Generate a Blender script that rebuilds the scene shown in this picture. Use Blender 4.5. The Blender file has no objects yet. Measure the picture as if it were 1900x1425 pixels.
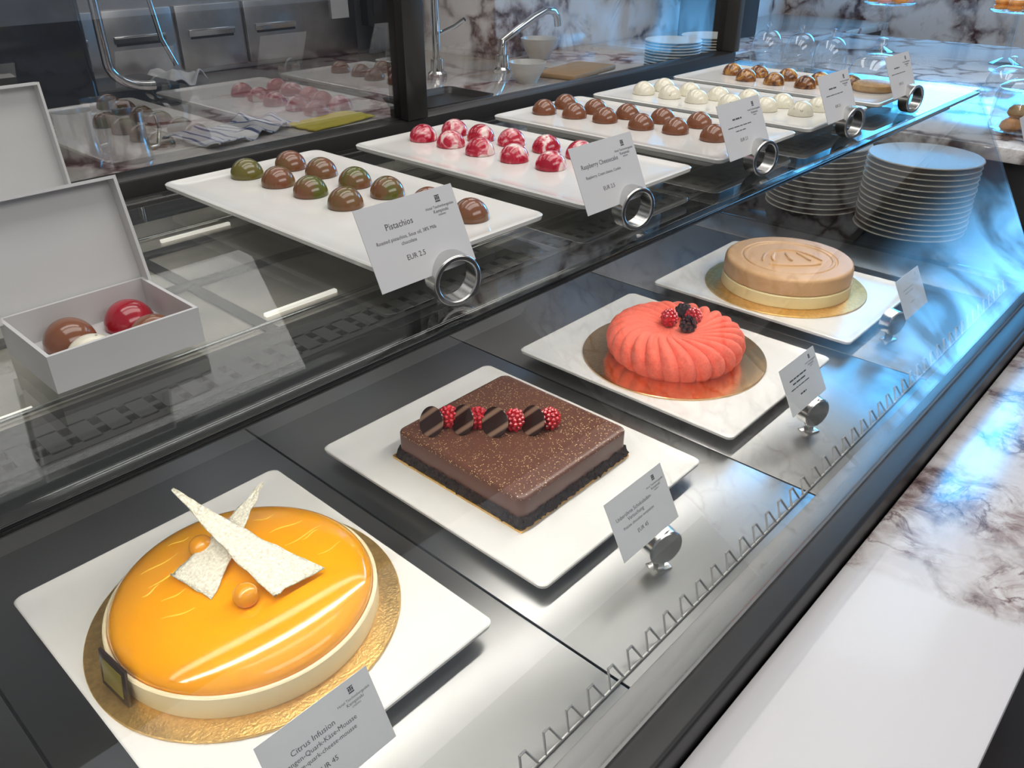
import bpy, bmesh, math, random
from math import sin, cos, radians, pi as PI
from mathutils import Vector, Matrix, noise
random.seed(7)
SC = bpy.context.scene
C = SC.collection
SC.view_settings.view_transform = 'Standard'

# ------------------------------------------------------------------ camera geometry
F = 1514.0; PITCH = radians(29.8); AZ = radians(42.5); CAM = Vector((0, 0, .512))
cp, sp = cos(PITCH), sin(PITCH)
fw = Vector((cos(AZ), sin(AZ), 0)); rt = Vector((sin(AZ), -cos(AZ), 0))
def ray(u, v):
    dv = 712.5 - v
    return fw * (F * cp + dv * sp) + rt * (u - 950) + Vector((0, 0, -F * sp + dv * cp))
def PZ(u, v, z):
    d = ray(u, v); return CAM + d * ((z - CAM.z) / d.z)
def PY(u, v, y):
    d = ray(u, v); return CAM + d * (y / d.y)

cd = bpy.data.cameras.new('camera'); cam = bpy.data.objects.new('camera', cd); C.objects.link(cam)
cd.sensor_width = 36; cd.lens = 36 * F / 1900; cd.clip_start = .01; cd.clip_end = 60
cam.location = CAM; cam.rotation_euler = (PI / 2 - PITCH, 0, AZ - PI / 2)
SC.camera = cam

# ------------------------------------------------------------------ materials
def base(name):
    m = bpy.data.materials.new(name); m.use_nodes = True
    nt = m.node_tree
    return m, nt, nt.nodes['Principled BSDF']
def N(nt, t, **kw):
    n = nt.nodes.new(t)
    for k, v in kw.items(): setattr(n, k, v)
    return n
def setin(n, **kw):
    for k, v in kw.items(): n.inputs[k.replace('_', ' ')].default_value = v
def L(nt, a, b): nt.links.new(a, b)
def ramp(nt, fac, stops, interp='LINEAR'):
    r = N(nt, 'ShaderNodeValToRGB'); cr = r.color_ramp; cr.interpolation = interp
    while len(cr.elements) < len(stops): cr.elements.new(.5)
    for e, (p, c) in zip(cr.elements, stops):
        e.position = p; e.color = (*c, 1) if len(c) == 3 else c
    L(nt, fac, r.inputs['Fac']); return r.outputs['Color']
def g(v): return (v, v, v)
def mat(name, col, rough=.5, metal=0, coat=0, var=.06, vscale=30, bump=0, bscale=200, sss=0, emit=None, estr=0, spec=.5, sheen=0):
    m, nt, b = base(name)
    setin(b, Roughness=rough, Metallic=metal)
    b.inputs['Coat Weight'].default_value = coat
    b.inputs['Coat Roughness'].default_value = .05
    b.inputs['Specular IOR Level'].default_value = spec
    if sheen:
        b.inputs['Sheen Weight'].default_value = sheen; b.inputs['Sheen Roughness'].default_value = .5
        b.inputs['Sheen Tint'].default_value = (1, .6, .5, 1)
    tc = N(nt, 'ShaderNodeTexCoord')
    nz = N(nt, 'ShaderNodeTexNoise'); setin(nz, Scale=vscale, Detail=4)
    L(nt, tc.outputs['Object'], nz.inputs['Vector'])
    lo = tuple(max(0, c * (1 - var)) for c in col); hi = tuple(min(1, c * (1 + var)) for c in col)
    L(nt, ramp(nt, nz.outputs['Fac'], [(.3, lo), (.7, hi)]), b.inputs['Base Color'])
    if sss:
        b.inputs['Subsurface Weight'].default_value = sss
        b.inputs['Subsurface Radius'].default_value = (.01, .006, .003)
        b.inputs['Subsurface Scale'].default_value = .4
    if bump:
        bn = N(nt, 'ShaderNodeTexNoise'); setin(bn, Scale=bscale, Detail=3)
        L(nt, tc.outputs['Object'], bn.inputs['Vector'])
        bp = N(nt, 'ShaderNodeBump'); setin(bp, Strength=bump, Distance=.002)
        L(nt, bn.outputs['Fac'], bp.inputs['Height']); L(nt, bp.outputs['Normal'], b.inputs['Normal'])
    if emit:
        b.inputs['Emission Color'].default_value = (*emit, 1); b.inputs['Emission Strength'].default_value = estr
    return m
def thin_glass(name, tint=(.97, .98, .98), ior=1.5, rough=0.0):
    m, nt, b = base(name); nt.nodes.remove(b)
    out = nt.nodes['Material Output']
    geo = N(nt, 'ShaderNodeNewGeometry')
    mx = N(nt, 'ShaderNodeMix'); mx.inputs[2].default_value = ior; mx.inputs[3].default_value = 1 / ior
    L(nt, geo.outputs['Backfacing'], mx.inputs[0])
    fr = N(nt, 'ShaderNodeFresnel'); L(nt, mx.outputs[0], fr.inputs['IOR'])
    tr = N(nt, 'ShaderNodeBsdfTransparent'); tr.inputs['Color'].default_value = (*tint, 1)
    gl = N(nt, 'ShaderNodeBsdfGlossy'); gl.inputs['Roughness'].default_value = rough
    ms = N(nt, 'ShaderNodeMixShader')
    L(nt, fr.outputs[0], ms.inputs[0]); L(nt, tr.outputs[0], ms.inputs[1]); L(nt, gl.outputs[0], ms.inputs[2])
    L(nt, ms.outputs[0], out.inputs['Surface']); return m
def mottled(name, stops, scale=60, rough=.16, coat=.55, detail=3, dist=0.0):
    m, nt, b = base(name); setin(b, Roughness=rough); b.inputs['Coat Weight'].default_value = coat; b.inputs['Coat Roughness'].default_value = .09
    tc = N(nt, 'ShaderNodeTexCoord'); oi = N(nt, 'ShaderNodeObjectInfo')
    add = N(nt, 'ShaderNodeVectorMath', operation='ADD'); L(nt, tc.outputs['Object'], add.inputs[0]); L(nt, oi.outputs['Random'], add.inputs[1])
    nz = N(nt, 'ShaderNodeTexNoise'); setin(nz, Scale=scale, Detail=detail, Distortion=dist)
    L(nt, add.outputs[0], nz.inputs['Vector'])
    L(nt, ramp(nt, nz.outputs['Fac'], stops), b.inputs['Base Color']); return m
def marble(name, scale=6.0, rough=.12, white=(.80, .79, .79), dense=.5, warm=0):
    m, nt, b = base(name); setin(b, Roughness=rough); b.inputs['Coat Weight'].default_value = .3
    tc = N(nt, 'ShaderNodeTexCoord')
    d = N(nt, 'ShaderNodeTexNoise'); setin(d, Scale=scale * .7, Detail=6, Roughness=.6); L(nt, tc.outputs['Object'], d.inputs['Vector'])
    ma = N(nt, 'ShaderNodeVectorMath', operation='MULTIPLY_ADD'); L(nt, d.outputs['Color'], ma.inputs[0])
    ma.inputs[1].default_value = (1.5 / scale,) * 3; L(nt, tc.outputs['Object'], ma.inputs[2])
    vo = N(nt, 'ShaderNodeTexVoronoi', feature='DISTANCE_TO_EDGE'); setin(vo, Scale=scale); L(nt, ma.outputs[0], vo.inputs['Vector'])
    k = .6 + .6 * dense
    veins = ramp(nt, vo.outputs['Distance'], [(0, (.065 + warm * .04, .042, .044)), (.035 * k, (.16 + warm * .06, .125, .125)), (.09 * k, (.50 + warm * .05, .46, .45)), (.18 * k, white)])
    msk = N(nt, 'ShaderNodeTexNoise'); setin(msk, Scale=scale * .8, Detail=4); L(nt, tc.outputs['Object'], msk.inputs['Vector'])
    mf = ramp(nt, msk.outputs['Fac'], [(.34 + .14 * (1 - dense), g(0)), (.48 + .14 * (1 - dense), g(1))])
    m0 = N(nt, 'ShaderNodeMix', data_type='RGBA'); L(nt, mf, m0.inputs[0]); m0.inputs[6].default_value = (*white, 1); L(nt, veins, m0.inputs[7])
    bl = N(nt, 'ShaderNodeTexNoise'); setin(bl, Scale=scale * .8, Detail=8, Roughness=.72, Distortion=1.2); L(nt, tc.outputs['Object'], bl.inputs['Vector'])
    blf = ramp(nt, bl.outputs['Fac'], [(.60 - .15 * dense, g(0)), (.78 - .16 * dense, g(.85))])
    mx = N(nt, 'ShaderNodeMix', data_type='RGBA'); L(nt, blf, mx.inputs[0]); L(nt, m0.outputs[2], mx.inputs[6]); mx.inputs[7].default_value = (.17 + warm * .06, .11, .10, 1)
    L(nt, mx.outputs[2], b.inputs['Base Color']); return m
def cloud_marble(name, scale=22, rough=.26, white=(.69, .68, .70)):
    # clouded brown-mauve breccia on the far part of the slab, plain pale stone on the near part
    m, nt, b = base(name); setin(b, Roughness=rough); b.inputs['Coat Weight'].default_value = .2
    tc = N(nt, 'ShaderNodeTexCoord')
    n1 = N(nt, 'ShaderNodeTexNoise'); setin(n1, Scale=scale, Detail=12, Roughness=.70, Distortion=.8); L(nt, tc.outputs['Object'], n1.inputs['Vector'])
    c1 = ramp(nt, n1.outputs['Fac'], [(.32, (.14, .095, .098)), (.42, (.27, .20, .197)), (.50, (.43, .36, .355)), (.56, (.58, .545, .54)), (.64, (.70, .68, .685))])
    n4 = N(nt, 'ShaderNodeTexNoise'); setin(n4, Scale=scale * .8, Detail=9, Roughness=.6, Distortion=.6); L(nt, tc.outputs['Object'], n4.inputs['Vector'])
    s4 = N(nt, 'ShaderNodeMath', operation='SUBTRACT'); L(nt, n4.outputs['Fac'], s4.inputs[0]); s4.inputs[1].default_value = .5
    a4 = N(nt, 'ShaderNodeMath', operation='ABSOLUTE'); L(nt, s4.outputs[0], a4.inputs[0])
    vein = ramp(nt, a4.outputs[0], [(.0, (.34, .27, .28)), (.018, (.70, .65, .65)), (.042, g(1))])
    mv = N(nt, 'ShaderNodeMix', data_type='RGBA', blend_type='MULTIPLY'); mv.inputs[0].default_value = 1; L(nt, c1, mv.inputs[6]); L(nt, vein, mv.inputs[7])
    n3 = N(nt, 'ShaderNodeTexNoise'); setin(n3, Scale=scale * .40, Detail=5); L(nt, tc.outputs['Object'], n3.inputs['Vector'])
    f3 = ramp(nt, n3.outputs['Fac'], [(.50, g(0)), (.60, g(.85))])
    m3 = N(nt, 'ShaderNodeMix', data_type='RGBA'); L(nt, f3, m3.inputs[0]); L(nt, mv.outputs[2], m3.inputs[6]); m3.inputs[7].default_value = (.69, .67, .68, 1)
    sx = N(nt, 'ShaderNodeSeparateXYZ'); L(nt, tc.outputs['Object'], sx.inputs[0])
    n2 = N(nt, 'ShaderNodeTexNoise'); setin(n2, Scale=11, Detail=4); L(nt, tc.outputs['Object'], n2.inputs['Vector'])
    m1 = N(nt, 'ShaderNodeMath', operation='MULTIPLY_ADD'); L(nt, n2.outputs['Fac'], m1.inputs[0]); m1.inputs[1].default_value = .04; L(nt, sx.outputs['X'], m1.inputs[2])
    my = N(nt, 'ShaderNodeMath', operation='MULTIPLY_ADD'); L(nt, sx.outputs['Y'], my.inputs[0]); my.inputs[1].default_value = .20; L(nt, m1.outputs[0], my.inputs[2])
    mr = N(nt, 'ShaderNodeMapRange'); L(nt, my.outputs[0], mr.inputs['Value']); setin(mr, From_Min=.710, From_Max=.722)
    m2 = N(nt, 'ShaderNodeMix', data_type='RGBA'); L(nt, mr.outputs[0], m2.inputs[0]); m2.inputs[6].default_value = (*white, 1); L(nt, m3.outputs[2], m2.inputs[7])
    L(nt, m2.outputs[2], b.inputs['Base Color']); return m

M = {}
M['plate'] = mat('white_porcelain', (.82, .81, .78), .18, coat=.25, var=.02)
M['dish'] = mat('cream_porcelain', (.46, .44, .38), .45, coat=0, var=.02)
M['bowl'] = mat('grey_porcelain', (.55, .54, .51), .3, coat=.15, var=.02)
M['steel_deck'] = mat('satin_steel', (.30, .298, .295), .34, metal=1, var=.07, vscale=8)
M['steel_strip'] = mat('steel_strip', (.20, .20, .20), .42, metal=.9, var=.08, vscale=8)
M['steel'] = mat('brushed_steel', (.52, .51, .50), .32, metal=1, var=.08)
M['chrome'] = mat('chrome', (.72, .72, .72), .1, metal=1, var=.02)
M['silver'] = mat('silver_metal', (.66, .66, .65), .22, metal=1, var=.05)
M['wire'] = mat('wire_metal', (.58, .58, .57), .4, metal=.7, var=.05)
M['black_gloss'] = mat('black_gloss', (.012, .012, .013), .08, var=.1)
M['rail'] = mat('rail_black', (.012, .012, .013), .42, var=.1)
M['black'] = mat('black_metal', (.018, .017, .017), .35, var=.1)
M['grille'] = mat('grille_metal', (.045, .043, .041), .5, var=.1)
M['bar'] = mat('tray_bar_metal', (.045, .041, .037), .4, metal=.5, var=.1)
M['tray_steel'] = mat('tray_steel', (.55, .50, .44), .34, metal=.4, var=.5, vscale=8)
M['glass'] = thin_glass('front_glass', ior=1.68)
M['glass_back'] = thin_glass('back_glass', (.86, .87, .88), 2.5)
M['glass_rear'] = thin_glass('rear_glass', (.92, .92, .92), ior=1.35)
M['glass_shelf'] = thin_glass('shelf_glass', (.93, .945, .935), 1.8)
M['glass_dome'] = thin_glass('dome_glass', (.93, .96, .98), 2.0)
M['marble'] = marble('veined_marble', 7, dense=.35)
M['marble_wall'] = marble('veined_marble_wall', 5.0, white=(.74, .725, .73), dense=.52, warm=.3)
M['marble_ledge'] = cloud_marble('clouded_marble_ledge')
M['marble_work'] = marble('worktop_marble', 5, white=(.50, .46, .42), dense=.45, warm=1)
M['led'] = mat('led_diffuser', (1, .95, .85), .5, emit=(1, .95, .88), estr=29)
M['led_fill'] = mat('led_diffuser_fill', (1, .95, .85), .5, emit=(1, .95, .88), estr=6)
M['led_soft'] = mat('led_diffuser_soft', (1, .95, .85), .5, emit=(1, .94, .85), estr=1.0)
M['gold'] = mat('gold_foil', (.90, .57, .20), .34, metal=.86, var=.16, vscale=200, bump=.35, bscale=420)
M['gold_mirror'] = mat('mirror_gold_foil', (.90, .56, .28), .22, metal=.95, var=.08, vscale=120, bump=.10, bscale=420)  # copper tint puts the mirrored coral cake into the foil colour
M['paper'] = mat('card_paper_shaded', (.60, .60, .615), .6, var=.02)  # card white greyed, shade of the leaning cards put into the colour
M['paper_low'] = mat('card_paper_lifted', (.86, .86, .87), .6, var=.02)  # same card white raised to offset weak light at deck level
M['ink'] = mat('ink', (.075, .075, .085), .7)
M['ink_glare'] = mat('ink_glare', (.60, .60, .62), .7)  # ink paled to put glare over the far card's lettering
M['box'] = mat('box_board', (.58, .58, .58), .6, var=.02)
M['cream'] = mat('cream_chocolate', (.86, .76, .50), .35, var=.03, sss=.1)
M['meringue'] = mat('meringue', (.92, .84, .67), .85, var=.25, vscale=420, bump=1.0, bscale=600)
M['coral'] = mat('coral_velvet', (.88, .165, .11), .95, var=.12, vscale=400, bump=.35, bscale=900, sheen=.3, spec=.2)
M['beige'] = mat('beige_glaze', (.58, .355, .175), .45, var=.02, bump=.03)
M['cream2'] = mat('pale_cream', (.84, .72, .40), .4, var=.03)
M['orange_ball'] = mat('orange_jelly', (.75, .30, .01), .25, coat=.5)
M['drizzle'] = mat('yellow_drizzle', (1.0, .60, .06), .2, coat=.5)
M['crumb'] = mat('dark_crumb', (.032, .019, .015), .9, var=.5, vscale=300, bump=.9, bscale=500)
M['raspberry'] = mat('raspberry_red', (.50, .014, .025), .28, var=.25, vscale=120, coat=.2)
M['blackberry'] = mat('blackberry_black', (.02, .010, .016), .2, var=.4, coat=.4)
M['plaque'] = mat('plaque_chocolate', (.028, .016, .012), .25)
M['olive'] = mat('olive_gold', (.26, .21, .03), .35, metal=.3)
M['floor'] = mat('dark_floor', (.035, .025, .022), .4, var=.3, vscale=5)
M['wall'] = mat('wall_grey', (.20, .20, .20), .6, var=.1, vscale=3)
M['wall_dark'] = mat('wall_dark_panel', (.10, .10, .105), .6, var=.2, vscale=2)
M['wall_pale'] = mat('haze_band_pale', (.46, .465, .48), .5, var=.34, vscale=2.2)
M['cabinet'] = mat('cabinet_dark', (.03, .03, .032), .4)
M['yellow'] = mat('yellow_cloth', (.50, .40, .03), .8)
M['white_cloth'] = mat('white_cloth', (.55, .55, .56), .85, bump=.2)
M['board'] = mat('board_orange', (.36, .22, .11), .6)
M['pastry'] = mat('pastry_brown', (.55, .30, .10), .5, var=.3, vscale=60)
M['orange'] = mat('orange_pastry', (.8, .30, .06), .4, var=.2, vscale=60)
M['pink'] = mat('pink_pastry', (.75, .32, .28), .5)
M['frame'] = mat('frame_grey', (.1, .1, .1), .5)
def window_mat(name, y0, y1, y2, y3, strength, col, z0=None, z1=None):  # glow faded and mottled by hand to shape its reflection in the glass
    m, nt, b = base(name); setin(b, Roughness=.4); b.inputs['Base Color'].default_value = (.1, .15, .2, 1)
    tc = N(nt, 'ShaderNodeTexCoord'); s = N(nt, 'ShaderNodeSeparateXYZ'); L(nt, tc.outputs['Object'], s.inputs[0])
    def sm(sock, lo, hi):
        a = N(nt, 'ShaderNodeMapRange', interpolation_type='SMOOTHSTEP'); L(nt, s.outputs[sock], a.inputs['Value']); setin(a, From_Min=lo, From_Max=hi); return a.outputs[0]
    nz = N(nt, 'ShaderNodeTexNoise'); setin(nz, Scale=4, Detail=6, Distortion=.8); mp = N(nt, 'ShaderNodeMapping'); mp.inputs['Scale'].default_value = (1, 1, .5); L(nt, tc.outputs['Object'], mp.inputs['Vector']); L(nt, mp.outputs[0], nz.inputs['Vector'])
    cur = ramp(nt, nz.outputs['Fac'], [(.38, g(.12)), (.58, g(1))])
    fs = [sm('Y', y0, y1), sm('Y', y3, y2)] + ([sm('Z', z1, z0)] if z0 is not None else [])
    for f in fs:
        p = N(nt, 'ShaderNodeMath', operation='MULTIPLY'); L(nt, cur, p.inputs[0]); L(nt, f, p.inputs[1]); cur = p.outputs[0]
    p = N(nt, 'ShaderNodeMath', operation='MULTIPLY'); L(nt, cur, p.inputs[0]); p.inputs[1].default_value = strength
    b.inputs['Emission Color'].default_value = (*col, 1); L(nt, p.outputs[0], b.inputs['Emission Strength']); return m
M['window1'] = window_mat('window_reflection_glow', -2.2, -1.1, -.60, -.30, 8.5, (.16, .52, 1), -.25, .50)
M['window2'] = window_mat('window_reflection_blue', .45, .75, 1.35, 1.85, 24, (.07, .47, 1))
def glaze():
    m, nt, b = base('mango_glaze'); setin(b, Roughness=.14); b.inputs['Coat Weight'].default_value = .7; b.inputs['Coat Roughness'].default_value = .07
    tc = N(nt, 'ShaderNodeTexCoord')
    nz = N(nt, 'ShaderNodeTexNoise'); setin(nz, Scale=14, Detail=3); L(nt, tc.outputs['Object'], nz.inputs['Vector'])
    L(nt, ramp(nt, nz.outputs['Fac'], [(.3, (.94, .365, .004)), (.7, (.96, .415, .006))]), b.inputs['Base Color'])
    b.inputs['Subsurface Weight'].default_value = .15; b.inputs['Subsurface Scale'].default_value = .01
    return m
M['glaze'] = glaze()
def choc_gold():
    m, nt, b = base('chocolate_glitter'); setin(b, Roughness=.34)
    tc = N(nt, 'ShaderNodeTexCoord')
    v = N(nt, 'ShaderNodeTexVoronoi'); setin(v, Scale=520); L(nt, tc.outputs['Object'], v.inputs['Vector'])
    dot = ramp(nt, v.outputs['Distance'], [(.20, g(1)), (.34, g(0))])
    s = N(nt, 'ShaderNodeSeparateColor'); L(nt, v.outputs['Color'], s.inputs[0])
    pick = ramp(nt, s.outputs[0], [(.54, g(0)), (.66, g(1))])
    nz = N(nt, 'ShaderNodeTexNoise'); setin(nz, Scale=18, Detail=2); L(nt, tc.outputs['Object'], nz.inputs['Vector'])
    area = ramp(nt, nz.outputs['Fac'], [(.36, g(.2)), (.48, g(1))])
    sx = N(nt, 'ShaderNodeSeparateXYZ'); L(nt, tc.outputs['Object'], sx.inputs[0])
    top = N(nt, 'ShaderNodeMapRange'); L(nt, sx.outputs['Z'], top.inputs['Value']); setin(top, From_Min=.029, From_Max=.032)
    p1 = N(nt, 'ShaderNodeMath', operation='MULTIPLY'); L(nt, dot, p1.inputs[0]); L(nt, pick, p1.inputs[1])
    p2 = N(nt, 'ShaderNodeMath', operation='MULTIPLY'); L(nt, p1.outputs[0], p2.inputs[0]); L(nt, area, p2.inputs[1])
    p3 = N(nt, 'ShaderNodeMath', operation='MULTIPLY'); L(nt, p2.outputs[0], p3.inputs[0]); L(nt, top.outputs[0], p3.inputs[1])
    mx = N(nt, 'ShaderNodeMix', data_type='RGBA'); L(nt, p3.outputs[0], mx.inputs[0]); mx.inputs[6].default_value = (.125, .052, .035, 1); mx.inputs[7].default_value = (.95, .72, .38, 1)
    L(nt, mx.outputs[2], b.inputs['Base Color']); return m
M['choc_gold'] = choc_gold()
def striped(name, c1, c2, scale, rough=.25, rot=0.6, axis='X', edge=(.55, .75)):
    m, nt, b = base(name); setin(b, Roughness=rough)
    tc = N(nt, 'ShaderNodeTexCoord'); mp = N(nt, 'ShaderNodeMapping'); mp.inputs['Rotation'].default_value = (0, 0, rot); L(nt, tc.outputs['Object'], mp.inputs['Vector'])
    w = N(nt, 'ShaderNodeTexWave', bands_direction=axis); setin(w, Scale=scale, Distortion=.3); L(nt, mp.outputs[0], w.inputs['Vector'])
    L(nt, ramp(nt, w.outputs['Fac'], [(edge[0], c1), (edge[1], c2)]), b.inputs['Base Color']); return m
M['disc'] = striped('striped_chocolate', (.028, .012, .009), (.24, .15, .105), 17, .15, edge=(.74, .98))
M['towel'] = striped('striped_towel', (.50, .50, .52), (.08, .11, .22), 14, .9, 0, edge=(.8, .9))
M['bon_pistachio'] = mottled('bonbon_pistachio', [(.40, (.21, .078, .040)), (.54, (.18, .09, .035)), (.64, (.11, .12, .02))], 34)
M['bon_green'] = mottled('bonbon_green', [(.35, (.16, .12, .03)), (.55, (.13, .13, .022)), (.70, (.09, .11, .015))], 26)
M['bon_raspberry'] = mottled('bonbon_raspberry', [(.36, (.38, .005, .025)), (.48, (.52, .02, .05)), (.555, (.70, .20, .24)), (.63, (.86, .68, .64))], 62, dist=1.2)
M['bon_red'] = mottled('bonbon_red', [(.35, (.26, .004, .015)), (.60, (.38, .008, .025)), (.74, (.60, .10, .12))], 50)
M['bon_milk'] = mottled('bonbon_milk', [(.3, (.20, .072, .034)), (.7, (.24, .09, .045))], 30)
M['bon_white'] = mottled('bonbon_white', [(.24, (.20, .17, .10)), (.32, (.80, .76, .60)), (.6, (.84, .80, .66))], 240, detail=2)
M['bon_gold'] = mottled('bonbon_gold', [(.36, (.07, .025, .012)), (.50, (.26, .10, .03)), (.66, (.60, .33, .10))], 60, dist=1.5)

# ------------------------------------------------------------------ mesh helpers
def BM(): return bmesh.new()
def obj(name, bm, m, parent=None, loc=None, rot=None, sharp=38, recalc=True):
    if recalc: bmesh.ops.recalc_face_normals(bm, faces=bm.faces)
    me = bpy.data.meshes.new(name); bm.to_mesh(me); bm.free()
    for mm in (m if isinstance(m, (list, tuple)) else [m]): me.materials.append(mm)
    for p in me.polygons: p.use_smooth = True
    me.set_sharp_from_angle(angle=radians(sharp))
    o = bpy.data.objects.new(name, me); C.objects.link(o)
    if parent: o.parent = parent
    if loc is not None: o.location = loc
    if rot is not None: o.rotation_euler = rot
    return o
def tag(o, label, cat, group=None):
    o['label'] = label; o['category'] = cat
    if group: o['group'] = group
    return o
def thing(name, label, cat, loc=(0, 0, 0), rot=(0, 0, 0), group=None):
    o = bpy.data.objects.new(name, None); C.objects.link(o); o.empty_display_size = .02
    o.location = loc; o.rotation_euler = rot
    return tag(o, label, cat, group)
def struct(name, bm, m, parent=None):
    o = obj(name, bm, m, parent)
    if not parent: o['kind'] = 'structure'
    return o
def dup(o, loc=None, parent=None, label=None, rot=None):
    c = o.copy(); C.objects.link(c); c.parent = parent
    if loc is not None: c.location = loc
    if rot is not None: c.rotation_euler = rot
    if label: c['label'] = label
    for ch in list(o.children): dup(ch, None, c)
    return c
def bx(bm, x0, x1, y0, y1, z0, z1, bev=0, seg=2, mtx=None):
    r = bmesh.ops.create_cube(bm, size=1)
    vs = r['verts']
    for v in vs:
        v.co = Vector(((x0 + x1) / 2 + v.co.x * (x1 - x0), (y0 + y1) / 2 + v.co.y * (y1 - y0), (z0 + z1) / 2 + v.co.z * (z1 - z0)))
    if mtx is not None:
        for v in vs: v.co = mtx @ v.co
    if bev:
        es = list({e for v in vs for e in v.link_edges})
        bmesh.ops.bevel(bm, geom=es, offset=bev, segments=seg, affect='EDGES', profile=.5)
    return bm
def lathe(bm, prof, n=48, c=(0, 0, 0), mtx=None):
    rings = []
    for r, z in prof:
        if r <= 1e-7: rings.append([bm.verts.new((c[0], c[1], c[2] + z))])
        else: rings.append([bm.verts.new((c[0] + r * cos(2 * PI * i / n), c[1] + r * sin(2 * PI * i / n), c[2] + z)) for i in range(n)])
    for a, b in zip(rings, rings[1:]):
        if len(a) == 1 and len(b) == 1: continue
        for i in range(n):
            j = (i + 1) % n
            if len(a) == 1: bm.faces.new((a[0], b[i], b[j]))
            elif len(b) == 1: bm.faces.new((a[i], a[j], b[0]))
            else: bm.faces.new((a[i], a[j], b[j], b[i]))
    if mtx is not None:
        for rg in rings:
            for v in rg: v.co = mtx @ v.co
    return bm
def tube(bm, pts, r, n=8, closed=False):
    pts = [Vector(p) for p in pts]; k = len(pts); rings = []; prev = None
    for i, p in enumerate(pts):
        if closed: t = pts[(i + 1) % k] - pts[i - 1]
        elif i == 0: t = pts[1] - p
        elif i == k - 1: t = p - pts[i - 1]
        else: t = (pts[i + 1] - p).normalized() + (p - pts[i - 1]).normalized()
        t = t.normalized() if t.length > 1e-9 else Vector((0, 0, 1))
        if prev is None:
            a = Vector((0, 0, 1)) if abs(t.z) < .9 else Vector((1, 0, 0)); u = t.cross(a).normalized()
        else:
            u = prev - t * prev.dot(t); u = u.normalized() if u.length > 1e-6 else t.orthogonal().normalized()
        prev = u; w = t.cross(u); rr_ = r[i] if isinstance(r, (list, tuple)) else r
        rings.append([bm.verts.new(p + (u * cos(2 * PI * q / n) + w * sin(2 * PI * q / n)) * rr_) for q in range(n)])
    for i in range(k if closed else k - 1):
        a, b = rings[i], rings[(i + 1) % k]
        for q in range(n): bm.faces.new((a[q], a[(q + 1) % n], b[(q + 1) % n], b[q]))
    if not closed: bm.faces.new(rings[0]); bm.faces.new(rings[-1])
    return bm
def ribbon(bm, pts, w, z0, z1):
    # flat raised band with bevelled shoulders along a 2-D polyline
    pts = [Vector((p[0], p[1], 0)) for p in pts]; k = len(pts); rings = []
    for i, p in enumerate(pts):
        t = (pts[min(i + 1, k - 1)] - pts[max(i - 1, 0)]).normalized(); s = Vector((-t.y, t.x, 0))
        e = min(1, .25 + 4 * min(i, k - 1 - i) / k)
        prof = [(-w / 2, z0), (-w / 2 * .80, z1 - .0005), (-w / 2 * .50, z1), (w / 2 * .50, z1), (w / 2 * .80, z1 - .0005), (w / 2, z0)]
        rings.append([bm.verts.new(p + s * q * e + Vector((0, 0, z))) for q, z in prof])
    for a, b in zip(rings, rings[1:]):
        for i in range(6): bm.faces.new((a[i], a[(i + 1) % 6], b[(i + 1) % 6], b[i]))
    bm.faces.new(rings[0]); bm.faces.new(rings[-1]); return bm
def rr(hx, hy, r, z, n=7):
    out = []
    for cx, cy, a0 in ((hx - r, hy - r, 0), (-hx + r, hy - r, PI / 2), (-hx + r, -hy + r, PI), (hx - r, -hy + r, 1.5 * PI)):
        for i in range(n):
            a = a0 + PI / 2 * i / (n - 1); out.append(Vector((cx + r * cos(a), cy + r * sin(a), z)))
    return out
def loft(bm, secs, cap=True):
    rings = [[bm.verts.new(p) for p in s] for s in secs]
    for a, b in zip(rings, rings[1:]):
        n = len(a)
        for i in range(n): bm.faces.new((a[i], a[(i + 1) % n], b[(i + 1) % n], b[i]))
    if cap: bm.faces.new(rings[0]); bm.faces.new(rings[-1])
    return bm
def ball(bm, c, r, sub=2, sc=(1, 1, 1)):
    bmesh.ops.create_icosphere(bm, subdivisions=sub, radius=1, matrix=Matrix.Translation(c) @ Matrix.Diagonal((r * sc[0], r * sc[1], r * sc[2], 1)))
ORD = ['first', 'second', 'third', 'fourth', 'fifth', 'sixth', 'seventh', 'eighth', 'ninth', 'tenth', 'eleventh', 'twelfth', 'thirteenth', 'fourteenth', 'fifteenth', 'sixteenth']

# ------------------------------------------------------------------ levels
DECK = -.018; SHELF = .277; PT = .295; WORK = .10; FAR = .11; FLOOR = -.80
XA, XB = -.40, 1.50

# ------------------------------------------------------------------ the setting
struct('floor', bx(BM(), -3, 4.4, -3.5, 2.7, FLOOR - .05, FLOOR), M['floor'])
struct('wall_back', bx(BM(), -1.5, 2.1, 2.52, 2.62, FLOOR, 2.0), M['wall'])
struct('wall_back_marble', bx(BM(), 2.1, 4.3, 2.0, 2.62, FLOOR, 2.0), M['marble_wall'])
bm = BM(); bx(bm, -3, 4.3, -3.5, -3.4, .95, 2.0); bx(bm, -3, 4.3, -3.5, -3.4, FLOOR, .02)
struct('wall_front', bm, M['wall_dark'])  # unseen wall, kept dark to cut haze in the front glass
struct('wall_haze_band', bx(BM(), -3, 4.3, -3.5, -3.4, .02, .95), M['wall_pale'])  # pale band added so the front glass reflects a soft haze
WIN = [(-2.2, -.3, -.70, .60, 'window1'), (.45, 1.85, .50, 1.35, 'window2')]  # unseen glowing panes, placed for blue reflections in front glass and shelf nose
bm = BM()
bx(bm, 4.2, 4.3, -3.4, -2.2, FLOOR, 2.0); bx(bm, 4.2, 4.3, -2.2, -.3, FLOOR, -.70); bx(bm, 4.2, 4.3, -2.2, -.3, .60, 2.0)
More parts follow.
